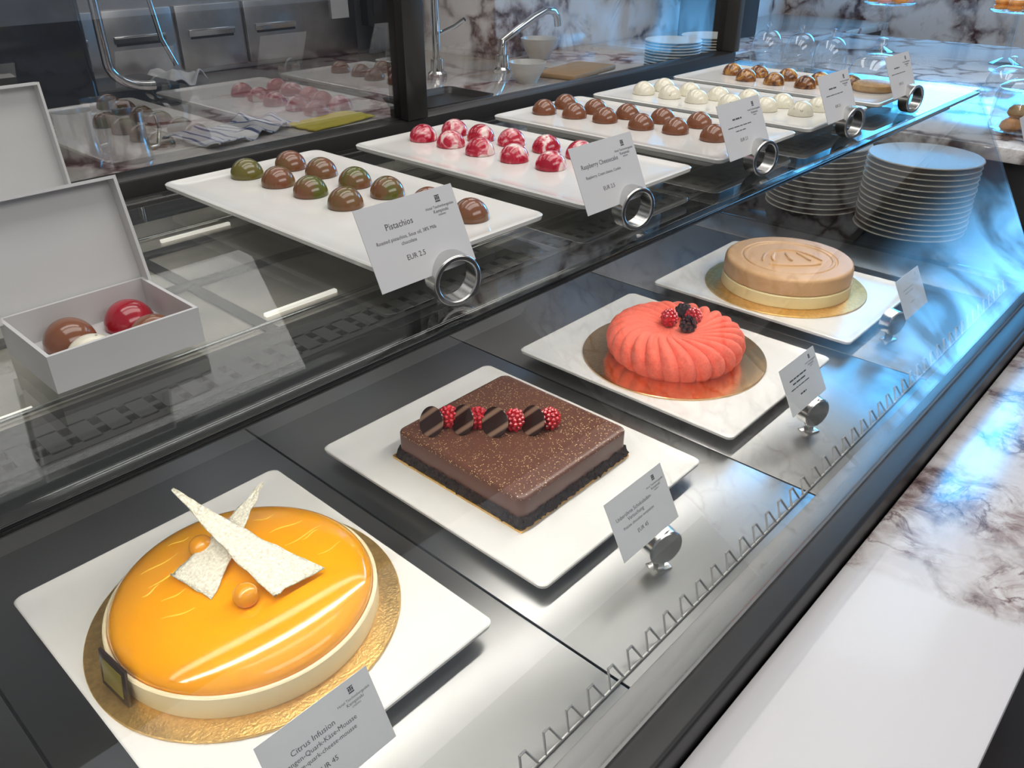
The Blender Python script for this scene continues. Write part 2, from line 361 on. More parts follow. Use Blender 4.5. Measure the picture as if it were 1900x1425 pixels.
bx(bm, 4.2, 4.3, -.3, .45, FLOOR, 2.0); bx(bm, 4.2, 4.3, .45, 1.85, FLOOR, .50); bx(bm, 4.2, 4.3, .45, 1.85, 1.35, 2.0); bx(bm, 4.2, 4.3, 1.85, 2.0, FLOOR, 2.0)
struct('wall_right', bm, M['marble_wall'])
for i, (y0_, y1_, z0_, z1_, mk) in enumerate(WIN):
    w = struct(f'window_{i + 1}', bx(BM(), 4.22, 4.24, y0_, y1_, z0_, z1_), M[mk])
    bm = BM()
    for y0, y1, z0, z1 in ((y0_, y0_ + .03, z0_, z1_), (y1_ - .03, y1_, z0_, z1_), (y0_ + .03, y1_ - .03, z0_, z0_ + .03), (y0_ + .03, y1_ - .03, z1_ - .03, z1_)): bx(bm, 4.19, 4.22, y0, y1, z0, z1)
    obj('window_frame', bm, M['frame'], w)
pl = obj('pillar', bx(BM(), 3.02, 3.25, 1.66, 1.88, WORK, 2.0, .004), M['black']); tag(pl, 'square black pillar rising from the rear marble counter', 'pillar')

# ------------------------------------------------------------------ display case
case = thing('display_case', 'long black and glass refrigerated pastry display case with two levels', 'display case')
obj('base_cabinet', bx(BM(), XA, XB, .20, .84, FLOOR, -.026), M['cabinet'], case)
edges = [-.288, .05, .388, .725, 1.06, 1.395, 1.497]
for a, b in zip(edges, edges[1:]):
    obj('deck_panel', bx(BM(), a + .001, b - .001, .228, .80, -.025, DECK, .0012), M['steel_deck'], case)
bm = BM(); bx(bm, XA, XB, .170, .199, -.06, -.006, .005, 3); obj('front_rail', bm, M['rail'], case)
obj('rail_trim', bx(BM(), XA, XB, .1995, .2275, -.03, -.013, .001), M['steel_strip'], case)
a = Vector((0, .203, -.0125)); b = Vector((0, .364, .268)); nn = Vector((0, -(b.z - a.z), b.y - a.y)).normalized() * .001
bm = BM()
q = [bm.verts.new((x, p.y + s * nn.y, p.z + s * nn.z)) for x in (XA, XB) for s in (-1, 1) for p in (a, b)]
for f in ((0, 1, 3, 2), (4, 5, 7, 6), (0, 1, 5, 4), (2, 3, 7, 6), (0, 2, 6, 4), (1, 3, 7, 5)): bm.faces.new([q[i] for i in f])
obj('front_glass', bm, M['glass'], case)
bm = BM(); pts = []
x = -.25
while x < 1.45:
    pts += [(x, .238, -.0155), (x + .005, .245, -.0010), (x + .011, .245, -.0010), (x + .018, .238, -.0155)]; x += .026
tube(bm, pts, .0012, 6); tube(bm, [(-.25, .238, -.0155), (1.46, .238, -.0155)], .0012, 6)
obj('wire_guard', bm, M['wire'], case)
# upper shelf: black well, pale trays, clear glass sheet on top
bm = BM(); bx(bm, XA, XB, .405, .80, .2475, .250, .001); bx(bm, XA, XB, .405, .412, .2395, .268); bx(bm, XA, XB, .79, .80, .246, .270)
obj('shelf_body', bm, M['black'], case)
obj('shelf_tray', bx(BM(), XA + .01, XB - .01, .446, .788, .2502, .2515), M['tray_steel'], case)
bm = BM()
for y in (.452, .472, .60, .690): bx(bm, XA + .01, XB - .01, y, y + .013, .2515, .2545, .001)
for x in (.05, .27, .49, .71, .93, 1.15, 1.36): bx(bm, x, x + .010, .446, .788, .2515, .2535)
obj('tray_bar', bm, M['bar'], case)
bm = BM(); bx(bm, XA + .01, XB - .01, .494, .498, .2515, .2550, .0008); bx(bm, XA + .01, XB - .01, .735, .739, .2515, .2550, .0008)
obj('tray_rim', bm, M['silver'], case)
obj('shelf_glass', bx(BM(), XA, XB, .366, .79, .271, SHELF, .001, 1), M['glass_shelf'], case)
obj('shelf_nose', bx(BM(), XA, XB, .367, .404, .2665, .2705, .001, 2), M['black_gloss'], case)
bm = BM(); bx(bm, XA, XB, .4045, .412, .260, .2703); bx(bm, XA, XB, .432, .4440, .260, .2703); bx(bm, XA, XB, .420, .424, .262, .270)
x = XA
while x < XB:
    bx(bm, x, x + .0105, .410, .434, .262, .2703); x += .016
obj('vent_grille', bm, M['grille'], case)
obj('vent_channel', bx(BM(), XA, XB, .4125, .434, .2505, .252), M['black'], case)
obj('led_strip', bx(BM(), XA + .1, XB - .05, .414, .432, .2425, .2472, .001), M['led'], case)
obj('led_strip', bx(BM(), XA + .1, XB - .05, .485, .505, .2435, .2473, .001), M['led_fill'], case)  # hidden strip added to brighten the front of the deck
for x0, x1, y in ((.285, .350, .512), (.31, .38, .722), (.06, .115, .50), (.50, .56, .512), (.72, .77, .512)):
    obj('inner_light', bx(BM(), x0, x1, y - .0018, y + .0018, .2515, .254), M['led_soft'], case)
obj('back_rail', bx(BM(), XA, XB, .80, .835, .232, .292, .003), M['black'], case)
obj('back_post', bx(BM(), .678, .712, .795, .830, .292, 1.05, .002), M['black'], case)
obj('back_post', bx(BM(), 1.482, 1.50, .795, .835, .292, 1.05, .002), M['grille'], case)
obj('back_glass', bx(BM(), XA, .678, .8085, .8095, .292, 1.05), M['glass_back'], case)
obj('back_glass', bx(BM(), .712, 1.482, .8205, .8215, .292, 1.05), M['glass_rear'], case)
obj('top_rail', bx(BM(), XA, XB, .795, .835, 1.05, 1.09, .003), M['black'], case)
bm = BM(); q = [(.205, -.008), (.80, -.018), (.80, .232), (.368, .266)]
loft(bm, [[Vector((x, y, z)) for y, z in q] for x in (1.4985, 1.504)]); obj('end_glass', bm, M['glass_rear'], case)

sv = thing('service_counter', 'white and brown veined marble customer ledge in front of display case', 'counter')
obj('ledge', bx(BM(), -1.0, 1.51, 0.004, .168, -.065, -.034, .003), M['marble_ledge'], sv)
obj('base', bx(BM(), -1.0, 1.51, .03, .198, FLOOR, -.066), M['cabinet'], sv)

# ------------------------------------------------------------------ plates on both levels
def plate_bm(hx, hy, r=.008):
    bm = BM()
    S = [(hx - .03, hy - .03, .006, -.018), (hx - .028, hy - .028, .007, -.0075), (hx - .003, hy - .003, r, -.0062), (hx - .0006, hy - .0006, r, -.0045), (hx, hy, r, -.001), (hx - .001, hy - .001, r, 0),
         (hx - .003, hy - .003, r, 0), (hx - .008, hy - .008, r, -.0018), (hx - .02, hy - .02, r, -.002)]
    return loft(bm, [rr(a, b, c, d) for a, b, c, d in S])
p0 = obj('serving_plate', plate_bm(.1325, .1625), M['plate'])
LP = [(.2225, .5075, 'white rectangular serving plate under the orange citrus tart'), (.544, .502, 'white rectangular serving plate under the square chocolate cake'),
      (.868, .4995, 'white rectangular serving plate under the coral fluted cake'), (1.1915, .499, 'white rectangular serving plate under the beige round cake')]
for i, (x, y, lb) in enumerate(LP):
    o = p0 if i == 0 else dup(p0)
    o.location = (x, y, 0); tag(o, lb, 'plate', 'serving plates on the lower deck')
s0 = obj('serving_plate', plate_bm(.088, .1625), M['plate'])
UP = [(.425, .593, 'white narrow plate of green and brown chocolates behind the Pistachios card'), (.640, .581, 'white narrow plate of red mottled chocolates behind the Raspberry Cheesecake card'),
      (.853, .573, 'white narrow plate of plain brown chocolate domes'), (1.050, .568, 'white narrow plate of speckled white chocolate domes'), (1.252, .565, 'white narrow plate of bronze brown chocolates at far end of shelf')]
for i, (x, y, lb) in enumerate(UP):
    o = s0 if i == 0 else dup(s0)
    o.location = (x, y, PT); tag(o, lb, 'plate', 'serving plates on the upper shelf')

# ------------------------------------------------------------------ chocolates
R = .0158
prof = [(0, 0), (R - .001, 0), (R, .0008)] + [(R * cos(a), .0012 + R * 1.02 * sin(a)) for a in [PI / 2 * k / 12 for k in range(1, 12)]] + [(0, .0012 + R * 1.02)]
def bonbon(m): return obj('chocolate_bonbon', lathe(BM(), prof, 40), m)
ROWS = [
 ('bon_pistachio', 'greenish brown chocolate', 'behind Pistachios card', 'pistachio chocolates',
  [(457, 312), (515, 327), (575, 345), (640, 366)], [(538, 297), (595, 310), (658, 328), (718, 346), (795, 367), (873, 388)]),
 ('bon_raspberry', 'red mottled chocolate', 'behind Raspberry Cheesecake card', 'raspberry chocolates',
  [(785, 246), (836, 257), (890, 271), (954, 283), (1022, 297)], [(843, 236), (892, 246), (949, 254), (1014, 266), (1077, 277)]),
 ('bon_milk', 'plain brown chocolate', 'on the middle plate', 'plain brown chocolates',
  [(1010, 198), (1066, 205), (1123, 213), (1190, 225), (1254, 233), (1325, 246)], [(1050, 188), (1105, 197), (1165, 206), (1230, 214), (1298, 222)]),
 ('bon_white', 'white speckled chocolate', 'on its plate', 'white speckled chocolates',
  [(1195, 163), (1243, 170), (1293, 178), (1355, 187), (1421, 193), (1487, 201)], [(1233, 157), (1280, 165), (1333, 173), (1390, 178), (1452, 186), (1520, 193)]),
 ('bon_gold', 'bronze brushed chocolate', 'on farthest plate', 'bronze brown chocolates',
  [(1385, 139), (1437, 146), (1495, 152)], [(1360, 128), (1408, 132), (1462, 138), (1522, 145), (1580, 151)])]
for mk, look, where, grp, ra, rb in ROWS:
    src = None
    for row, lst in (('left', ra), ('right', rb)):
        for k, (u, v) in enumerate(lst):
            p = PZ(u, v, PT + .006); p.z = PT - .002; lk = look
            if mk == 'bon_pistachio' and row == 'left' and k == 0: o = bonbon(M['bon_green']); lk = 'olive green chocolate'
            elif src is None: src = o = bonbon(M[mk])
            else: o = dup(src)
            o.location = p; o.rotation_euler = (0, 0, random.random() * 6)
            tag(o, f'{lk}, {ORD[k]} from the back in {row} row {where}', 'chocolate', grp)

# ------------------------------------------------------------------ gift boxes
def gift_box(x0, x1, y0, y1, label, tilt, LH):
    w, d = x1 - x0, y1 - y0; h = .0235; t = .0022
    r = thing('chocolate_box', label, 'gift box', ((x0 + x1) / 2, (y0 + y1) / 2, SHELF))
    bm = BM(); hx, hy = w / 2, d / 2
    bx(bm, -hx, hx, -hy, hy, 0, t); bx(bm, -hx, hx, -hy, -hy + t, t, h); bx(bm, -hx, hx, hy - t, hy, t, h); bx(bm, -hx, -hx + t, -hy + t, hy - t, t, h); bx(bm, hx - t, hx, -hy + t, hy - t, t, h)
    obj('tray', bm, M['box'], r)
    lid = BM(); D = .011
    bx(lid, -hx - .002, hx + .002, 0, t, 0, LH); bx(lid, -hx - .002, -hx, -D, 0, 0, LH); bx(lid, hx, hx + .002, -D, 0, 0, LH); bx(lid, -hx, hx, -D, 0, LH - .002, LH)
    obj('lid', lid, M['box'], r, (0, hy + .001, h - .004), (-tilt, 0, 0))
    return r
gift_box(.120, .211, .459, .533, 'open white gift box holding four chocolates beside the pistachio plate', radians(15), .071)
gift_box(.158, .260, .682, .775, 'open white gift box with raised lid, rear one of the two boxes', radians(7), .095)
for x, y, mk, lb in ((.150, .512, 'bon_milk', 'brown chocolate dome at the back of the open white gift box'), (.188, .512, 'bon_red', 'deep red chocolate dome in the open white gift box'),
                     (.150, .478, 'bon_white', 'white chocolate dome in the open white gift box'), (.188, .478, 'bon_milk', 'pinkish brown chocolate dome at the front right of the open gift box')):
    o = bonbon(M[mk]); o.location = (x, y, SHELF + .0022); tag(o, lb, 'chocolate', 'chocolates in the gift box')

# ------------------------------------------------------------------ price cards and holders
def text_bm(bm, s, x, z, size, align='CENTER'):
    cu = bpy.data.curves.new('t', 'FONT'); cu.body = s; cu.size = size; cu.align_x = align; cu.align_y = 'CENTER'; cu.resolution_u = 2
    o = bpy.data.objects.new('t', cu); C.objects.link(o); bpy.context.view_layer.update()
    me = bpy.data.meshes.new_from_object(o.evaluated_get(bpy.context.evaluated_depsgraph_get()))
    me.transform(Matrix.Translation((x, -.0005, z)) @ Matrix.Rotation(PI / 2, 4, 'X')); bm.from_mesh(me)
    bpy.data.objects.remove(o); bpy.data.curves.remove(cu); bpy.data.meshes.remove(me)
def card(x, y, z, lines, bars, label, logo=True, lean=25, ink='ink', paper='paper'):
    bm = BM(); n = 10
    vs = [[bm.verts.new((-.0425 + .085 * i / n, -.0002 + s * .0002, -.0275 + .055 * j)) for j in (0, 1)] for s in (-1, 1) for i in range(n + 1)]
    A, B = vs[:n + 1], vs[n + 1:]
    for i in range(n):
        bm.faces.new((A[i][0], A[i + 1][0], A[i + 1][1], A[i][1])); bm.faces.new((B[i][0], B[i + 1][0], B[i + 1][1], B[i][1]))
        for j in (0, 1): bm.faces.new((A[i][j], A[i + 1][j], B[i + 1][j], B[i][j]))
    for i in (0, n): bm.faces.new((A[i][0], A[i][1], B[i][1], B[i][0]))
    o = obj('price_card', bm, M[paper], None, (x, y, z), (radians(-lean), 0, 0)); tag(o, label, 'price card')
    bm = BM()
    for s, tx, tz, sz in lines: text_bm(bm, s, tx, tz, sz)
    for tx, tz, wd, h in bars:
        # unreadable words: short strokes of uneven length
        rnd = random.Random(int(wd * 1e5 + tz * 1e5)); x0 = tx - wd / 2
        while x0 < tx + wd / 2 - .001:
            wl = min(rnd.uniform(.004, .011), tx + wd / 2 - x0)
            q = [bm.verts.new((x0 + dx, -.0005, tz + dz)) for dx, dz in ((0, 0), (wl, 0), (wl, h * .6), (0, h * .6))]; bm.faces.new(q)
            x0 += wl + .0012
    if logo:
        text_bm(bm, 'Hotel Taschenbergpalais', .0265, .0150, .0026); text_bm(bm, 'Kempinski', .0265, .0120, .0033); text_bm(bm, 'DRESDEN', .0265, .0093, .0016)
    obj('lettering', bm, M[ink], o, recalc=False)
    if not logo: return o
    bm = BM()
    for dx, dz, w, h in ((-.0022, 0, .0044, .001), (-.002, .0014, .0012, .0022), (-.0005, .0014, .001, .0030), (.0008, .0014, .0012, .0022), (-.0022, .0040, .0044, .0007)):
        q = [bm.verts.new((.0265 + dx + p, -.0005, .0180 + dz + r)) for p, r in ((0, 0), (w, 0), (w, h), (0, h))]; bm.faces.new(q)
    obj('crest', bm, M[ink], o, recalc=False)
    return o
UC = [(.342, [('Pistachios', -.0113, .0115, .0060), ('Roasted pistachios, Sous oil, 38% Milk', -.008, .0030, .0034), ('chocolate', -.008, -.0010, .0034), ('EUR 2.5', -.006, -.0110, .0050)], [], 'white price card reading Pistachios in front of the green brown chocolates'),
      (.556, [('Raspberry Cheesecake', -.009, .0100, .0054), ('Raspberry, Cream cheese, Cookie', -.008, .0010, .0034), ('EUR 2.5', -.006, -.0110, .0048)], [], 'white price card reading Raspberry Cheesecake in front of the red chocolates'),
      (.784, [('EUR 2.5', -.006, -.0110, .0046)], [(-.010, .0095, .018, .0026), (-.008, .0025, .046, .0014), (-.008, -.002, .020, .0014)], 'white price card in front of the plain brown chocolates'),
      (1.010, [('EUR 2.5', -.006, -.0110, .0046)], [(-.010, .0095, .020, .0026), (-.008, .0025, .046, .0014)], 'white price card in front of the white speckled chocolates'),
      (1.213, [('EUR 2.5', -.006, -.0110, .0046)], [(-.010, .0095, .018, .0026), (-.008, .0025, .048, .0014)], 'white price card at the far end of the upper shelf')]
def ring_bm():
    bm = BM(); n = 48; secs = [(.0185, -.0075), (.0185, .0075), (.0144, .0075), (.0144, -.0075)]; rings = []
    for i in range(n):
        a = 2 * PI * i / n
        rings.append([bm.verts.new((r * cos(a), y, r * sin(a))) for r, y in secs])
    for i in range(n):
        p, q = rings[i], rings[(i + 1) % n]
        for k in range(4): bm.faces.new((p[k], p[(k + 1) % 4], q[(k + 1) % 4], q[k]))
    return bm
h0 = obj('card_holder', ring_bm(), M['silver'])
md = h0.modifiers.new('soft_edge', 'BEVEL'); md.width = .0010; md.segments = 2
HU = ['silver ring holding the Pistachios card', 'silver ring holding the Raspberry Cheesecake card', 'silver ring holding the card of the plain brown chocolates', 'silver ring holding the card of the white chocolates', 'silver ring at the far end of the upper shelf']
for i, (x, ln, br, lb) in enumerate(UC):
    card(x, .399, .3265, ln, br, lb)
    o = h0 if i == 0 else dup(h0)
    o.location = (x + .018, .385, SHELF + .0185); o.rotation_euler = (0, 0, radians(-14))
    tag(o, HU[i], 'card holder', 'ring card holders on the shelf')
LC = [(.170, .314, -.012, -.010, [('Citrus Infusion', -.008, .0090, .0056), ('Orangen-Quark-Käse-Mousse', -.006, .0030, .0048), ('Orange-quark-cheese-mousse', -.006, -.0025, .0044), ('EUR 45', -.006, -.0120, .0050)], [], 'white price card reading Citrus Infusion in front of the orange tart', 'silver clip holding the Citrus Infusion card'),
      (.498, .300, .022, -.010, [('Unberührte Schokoladen-', -.009, .0080, .0050), ('Versuchung', -.009, .0030, .0050), ('Pristine chocolate temptation', -.007, -.0025, .0038), ('EUR 45', -.006, -.0120, .0052)], [], 'white price card with chocolate cake name in front of the square cake', 'round silver clip holding the square chocolate cake card'),
      (.815, .300, .022, -.010, [], [(-.008, .008, .040, .0028), (-.008, .003, .030, .0028), (-.008, -.002, .044, .0018), (-.006, -.012, .014, .003)], 'white price card in front of the coral fluted cake', 'round silver clip holding the coral cake card'),
      (1.155, .300, -.012, .012, [], [(-.008, .008, .036, .0028), (-.008, .003, .030, .0028), (-.006, -.012, .014, .003)], 'white price card in front of the beige round cake', 'round silver clip behind the beige cake card')]
def disc_bm():
    bm = BM(); m = Matrix.Rotation(PI / 2, 4, 'X')
    lathe(bm, [(0, -.009), (.0165, -.009), (.018, -.0075), (.018, .0075), (.0165, .009), (0, .009)], 40, mtx=m)
    return bm
d0 = obj('card_holder', disc_bm(), M['silver'])
for i, (x, y, dx, dy, ln, br, lb, hl) in enumerate(LC):
    card(x, y, .056, ln, br, lb, lean=28, ink='ink' if i < 3 else 'ink_glare', paper='paper_low')
    o = d0 if i == 0 else d0.copy()
    if i: C.objects.link(o)
    o.location = (x + dx, y + dy, DECK + .029); o.rotation_euler = (0, 0, radians(-20))
    st = BM(); bx(st, -.010, .010, -.008, .008, -.029, -.0265, .0008); bx(st, -.0035, .0035, -.004, .004, -.027, -.015)
    obj('foot', st, M['silver'], o)
    tag(o, hl, 'card holder', 'round card holders on the lower deck')

# ------------------------------------------------------------------ cake boards
def board(x, y, r, label, z=-.002, m='gold'):
    o = obj('cake_board', lathe(BM(), [(0, 0), (r - .0005, 0), (r, .0008), (r, .0020), (r - .0006, .0026), (0, .0026)], 96), M[m], None, (x, y, z))
    return tag(o, label, 'cake board')
BT = .0006
board(.2225, .5075, .1285, 'round gold foil board under the orange citrus tart')
board(.868, .4995, .122, 'round gold foil board under the coral fluted cake', m='gold_mirror')
board(1.1915, .499, .1245, 'round gold foil board under the beige cake')
o = obj('cake_board', loft(BM(), [rr(.0890, .0950, .002, -.002), rr(.0890, .0950, .002, .0006)]), M['gold'], None, (.543, .499, 0)); tag(o, 'square gold board under the chocolate cake', 'cake board')

# ------------------------------------------------------------------ citrus tart
ck = Vector((.2225, .5075, BT))
ct = thing('citrus_tart', 'round orange glazed citrus tart with white shards and cream rim', 'cake', ck)
Rc = .109; ZR = .0220
obj('cream_rim', lathe(BM(), [(0, 0), (Rc, 0), (Rc + .0008, .002), (Rc + .0008, ZR - .001), (Rc - .0003, ZR), (Rc - .0022, ZR), (Rc - .0030, ZR - .001), (Rc - .0032, ZR - .006), (0, ZR - .008)], 96), M['cream'], ct)
GH = .0290; GZ = .0215; GR = Rc - .0030
gp = [(0, ZR - .007), (GR - .0020, ZR - .006), (GR - .0004, GZ - .002)] + [(GR * cos(a) ** .82, GZ + GH * sin(a)) for a in [PI / 2 * k / 26 for k in range(26)]] + [(0, GZ + GH)]
obj('glaze', lathe(BM(), gp, 128), M['glaze'], ct)
def glaze_z(r):
    c = min(1, r / GR) ** (1 / .82)
    return GZ + GH * math.sqrt(max(0, 1 - c * c))
def on_glaze(u, v):
    z = BT + .045
    for _ in range(5):
        p = PZ(u, v, z); z = BT + glaze_z((p - ck).xy.length)
    return PZ(u, v, z) - ck
for (u0, v0, u1, v1) in ((262, 1068, 330, 1026), (276, 1092, 352, 1040), (300, 1118, 345, 1092), (264, 1108, 296, 1086), (312, 1015, 350, 996), (500, 990, 560, 964), (528, 1012, 596, 976), (470, 968, 508, 956), (590, 1030, 632, 1006), (560, 1000, 590, 984), (300, 1150, 362, 1128)):
    pts = []
    for i in range(15):
        t = i / 14; w_ = 2 * sin(t * 5 + u0); p = on_glaze(u0 + (u1 - u0) * t + w_ * .5, v0 + (v1 - v0) * t + w_); pts.append(p)
    obj('drizzle', tube(BM(), pts, [.0007 * (.25 + .75 * sin(PI * max(.03, min(.97, i / 14)))) for i in range(15)], 6), M['drizzle'], ct)
def shard(base_p, tip_p, w0, w1, lift, twist, seed):
    a, b = Vector(base_p) - ck, Vector(tip_p) - ck; d = (b - a); s = Vector((d.y, -d.x, 0)).normalized(); n = 30; k = 9
    rows = []; bm = BM()
    for i in range(n + 1):
        t = i / n; c = a.lerp(b, t); c.z = a.z + (b.z - a.z) * (t ** lift)
        w = w0 + (w1 - w0) * t ** .95
        ss = (s + Vector((0, 0, twist * (t - .2)))).normalized()
        rows.append([bm.verts.new(c + ss * ((j / k - .5) * w + (noise.noise((t * 9 + seed, j * .0, 3)) * .0022 if j in (0, k) else 0)) + Vector((0, 0, noise.noise((t * 14, j * .7, seed)) * .0012)) + (d.normalized() * (noise.noise((j * 1.3, seed, 0)) * .003 - (j / k - .5) * .010) if i == 0 else Vector())) for j in range(k + 1)])
    for i in range(n):
        for j in range(k): bm.faces.new((rows[i][j], rows[i][j + 1], rows[i + 1][j + 1], rows[i + 1][j]))
    o = obj('shard', bm, M['meringue'], ct)
    md = o.modifiers.new('thickness', 'SOLIDIFY'); md.thickness = .0013; md.offset = 1
    return o
shard(PZ(353, 1088, .0525), (.279, .553, .080), .046, .0025, 1.3, .2, 5)
shard(PZ(556, 1080, .0540), (.212, .578, .098), .048, .0015, 1.5, .4, 1)
for (u, v) in ((373, 1012), (455, 1101)):
    p = PZ(u, v, .058) - ck; p.z = glaze_z(p.xy.length) + .0068
    bm = BM(); ball(bm, p, .0100, 3); obj('jelly_ball', bm, M['orange_ball'], ct)
pq = obj('chocolate_plaque', bx(BM(), -.0012, .0012, -.019, .019, 0, .034, .0006), M['plaque'], ct, (-Rc - .0065, -.004, .0005), (0, radians(8), radians(4)))
bm = BM(); bx(bm, -.0019, -.0012, -.014, .014, .006, .028, .0002); obj('gold_emblem', bm, M['olive'], pq)

# ------------------------------------------------------------------ berries
def berry_bm(r, hgt, n_rings=6, dr=.0034):
    bm = BM(); ball(bm, Vector((0, 0, hgt * .5)), r * .86, 2, (1, 1, hgt / (2 * r)))
    for k in range(n_rings):
        t = (k + .3) / (n_rings - .4); a = t * PI; z = hgt * .5 + hgt * .44 * cos(a)
        q = r * .86 * sin(a) ** .8 if 0 < a < PI else 0
        m = max(1, int(2 * PI * q / (dr * 1.75)))
        for i in range(m):
            f = 2 * PI * (i + .5 * (k % 2)) / m
            ball(bm, Vector((q * cos(f), q * sin(f), z)), dr * (.92 + .16 * random.random()), 1)
    return bm
TOP = .0006 + .0345
rasp0 = obj('raspberry', berry_bm(.0110, .0235, 7, .0029), M['raspberry'])
CB = Vector((.543, .497, BT))
RB = [(834, 778), (888, 780), (953, 784), (1018, 780)]
for i, (u, v) in enumerate(RB):
    p = PZ(u, v, TOP + .010) + fw * .004
    o = rasp0 if i == 0 else dup(rasp0)
    o.location = (p.x, p.y, TOP - .001); o.rotation_euler = (random.uniform(-.15, .15), random.uniform(-.15, .15), i)
    tag(o, f'red raspberry, {ORD[i]} from the left in the row on the chocolate cake', 'raspberry', 'raspberries on the chocolate cake')
cc = thing('chocolate_cake', 'square chocolate mousse cake with gold specks on a crumb base', 'cake', CB)
hx, hy = .0860, .0915
def resample(s, n):
    Ls = [0]
    for i in range(len(s)): Ls.append(Ls[-1] + (s[(i + 1) % len(s)] - s[i]).length)
    out = []; j = 0
    for k in range(n):
        t = Ls[-1] * k / n
        while Ls[j + 1] < t: j += 1
        out.append(s[j].lerp(s[(j + 1) % len(s)], (t - Ls[j]) / max(1e-9, Ls[j + 1] - Ls[j])))
    return out
secs = []
for r_, z in ((.0005, .0), (.0024, .0015), (.0028, .004), (.0022, .0065), (.0012, .0090), (.0000, .0110), (-.003, .0115)):
    full = resample(rr(hx + r_, hy + r_, .008, z, 26), 520)
    if z > 0: full = [p + Vector((noise.noise((p.x * 380, p.y * 380, z * 500)), noise.noise((p.y * 380, p.x * 380, z * 500 + 9)), noise.noise((p.x * 300, p.y * 300, 5)) * 1.1)) * .0036 for p in full]
    secs.append(full)
obj('crumb_base', loft(BM(), secs), M['crumb'], cc, sharp=60)
S = [(hx - .0012, .0070), (hx - .0008, .009), (hx - .0008, .0310), (hx - .0014, .0330), (hx - .0028, .0342), (hx - .007, .0345)]
obj('mousse', loft(BM(), [rr(a, a + .0055, .009, z, 10) for a, z in S]), M['choc_gold'], cc)
for (u, v), tw in zip(((801, 780), (858, 777), (918, 781), (987, 778)), (0, .12, -.1, .1)):
    p = PZ(u, v, TOP + .012) - CB - fw * .007
    bm = BM(); lathe(bm, [(0, -.0006), (.006, -.0006), (.011, -.0006), (.0160, -.0006), (.0167, 0), (.0160, .0006), (.011, .0006), (.006, .0006), (0, .0006)], 40)
    for w in bm.verts: w.co = Vector((w.co.x * .93, w.co.y, w.co.z - 3 * w.co.x * w.co.x))
    o = obj('chocolate_disc', bm, M['disc'], cc, (p.x, p.y, .0345 + .0148))
    nrm = Vector((-.76, -.10 + tw, .36)).normalized(); up = Vector((.30, -.10, .92)); yv = (up - nrm * up.dot(nrm)).normalized(); xv = yv.cross(nrm)
    o.rotation_euler = Matrix((xv, yv, nrm)).transposed().to_euler()

# ------------------------------------------------------------------ coral fluted cake
KR = Vector((.868, .4995, BT))
fc = thing('fluted_cake', 'coral red velvet cake with swirled fluted petals', 'cake', KR)
P = [(0, .0335, 0, 1.0), (.012, .0335, .1, .9), (.020, .0350, .35, .82), (.030, .0382, .7, .7), (.040, .0412, .9, .58), (.050, .0432, 1, .46), (.060, .0440, 1, .34), (.069, .0433, 1, .24), (.077, .0408, 1, .15), (.084, .0362, 1, .08), (.0885, .0295, 1, .03), (.0905, .0218, 1, 0), (.0895, .0140, 1, -.03), (.0865, .0068, 1, -.05), (.083, .0022, .8, -.06), (.081, 0, .5, -.06)]
PP = []
for i in range(len(P) - 1):
    for k in range(4):
        t = k / 4; PP.append(tuple(P[i][j] * (1 - t) + P[i + 1][j] * t for j in range(4)))
PP.append(P[-1])
NP = 25; n = NP * 18; bm = BM(); rings = []
for r, z, am, tw in PP:
    if r < 1e-6: rings.append([bm.verts.new((0, 0, z))]); continue
    rg = []
    for i in range(n):
        th = 2 * PI * i / n; ph = NP * (th + tw * .70) / 2
        lob = abs(sin(ph)) ** .60 - .78
        k = am * lob; rn = r + k * .0072 * min(1, r / .07); zz = z + (k * .0054 * min(1, max(0, (z - .015) / .02)) * min(1, r / .05))
        rg.append(bm.verts.new((rn * cos(th), rn * sin(th), max(0, zz))))
    rings.append(rg)
for a, b in zip(rings, rings[1:]):
    for i in range(n):
        j = (i + 1) % n
        if len(a) == 1: bm.faces.new((a[0], b[i], b[j]))
        else: bm.faces.new((a[i], a[j], b[j], b[i]))
bm.faces.new(rings[-1])
obj('fluted_body', bm, M['coral'], fc, sharp=65)
blk0 = obj('blackberry', berry_bm(.0108, .021), M['blackberry'])
for i, (u, v, kind, lb) in enumerate(((1243, 588, 'r', 'red raspberry on the left of the coral cake top'), (1290, 582, 'r', 'red raspberry on the right of the coral cake top'),
                                     (1266, 574, 'b', 'dark blackberry behind the raspberries on the coral cake'), (1278, 600, 'b', 'dark blackberry in front of the raspberries on the coral cake'))):
    p = PZ(u, v, .048)
    o = dup(rasp0) if kind == 'r' else (blk0 if i == 2 else dup(blk0))
    if 'group' in o: del o['group']
    o.location = (p.x, p.y, .0350); o.rotation_euler = (random.uniform(-.4, .4), random.uniform(-.4, .4), i); tag(o, lb, 'raspberry' if kind == 'r' else 'blackberry')

# ------------------------------------------------------------------ beige cake
KB = Vector((1.1915, .499, BT))
bc = thing('caramel_cake', 'round beige cake with low raised emblem on a cream layer', 'cake', KB)
obj('cream_layer', lathe(BM(), [(0, 0), (.0985, 0), (.0995, .001), (.0995, .018), (.0985, .0192), (0, .0192)], 80), M['cream2'], bc)
obj('beige_layer', lathe(BM(), [(0, .019), (.0955, .019), (.0975, .021), (.098, .030), (.0975, .0410), (.0965, .0440), (.0945, .0455), (.0915, .0460), (.0735, .0460), (.0722, .0448), (.0705, .0448), (.0690, .0462), (.0655, .0462), (.0640, .0448), (0, .0450)], 96), M['beige'], bc)
RZ = Matrix.Rotation(AZ - PI / 2, 3, 'Z')
bm = BM(); Z0, Z1 = .0440, .0475
def rel(pts, w): ribbon(bm, [RZ @ Vector((p[0], p[1], 0)) for p in pts], w, Z0, Z1)
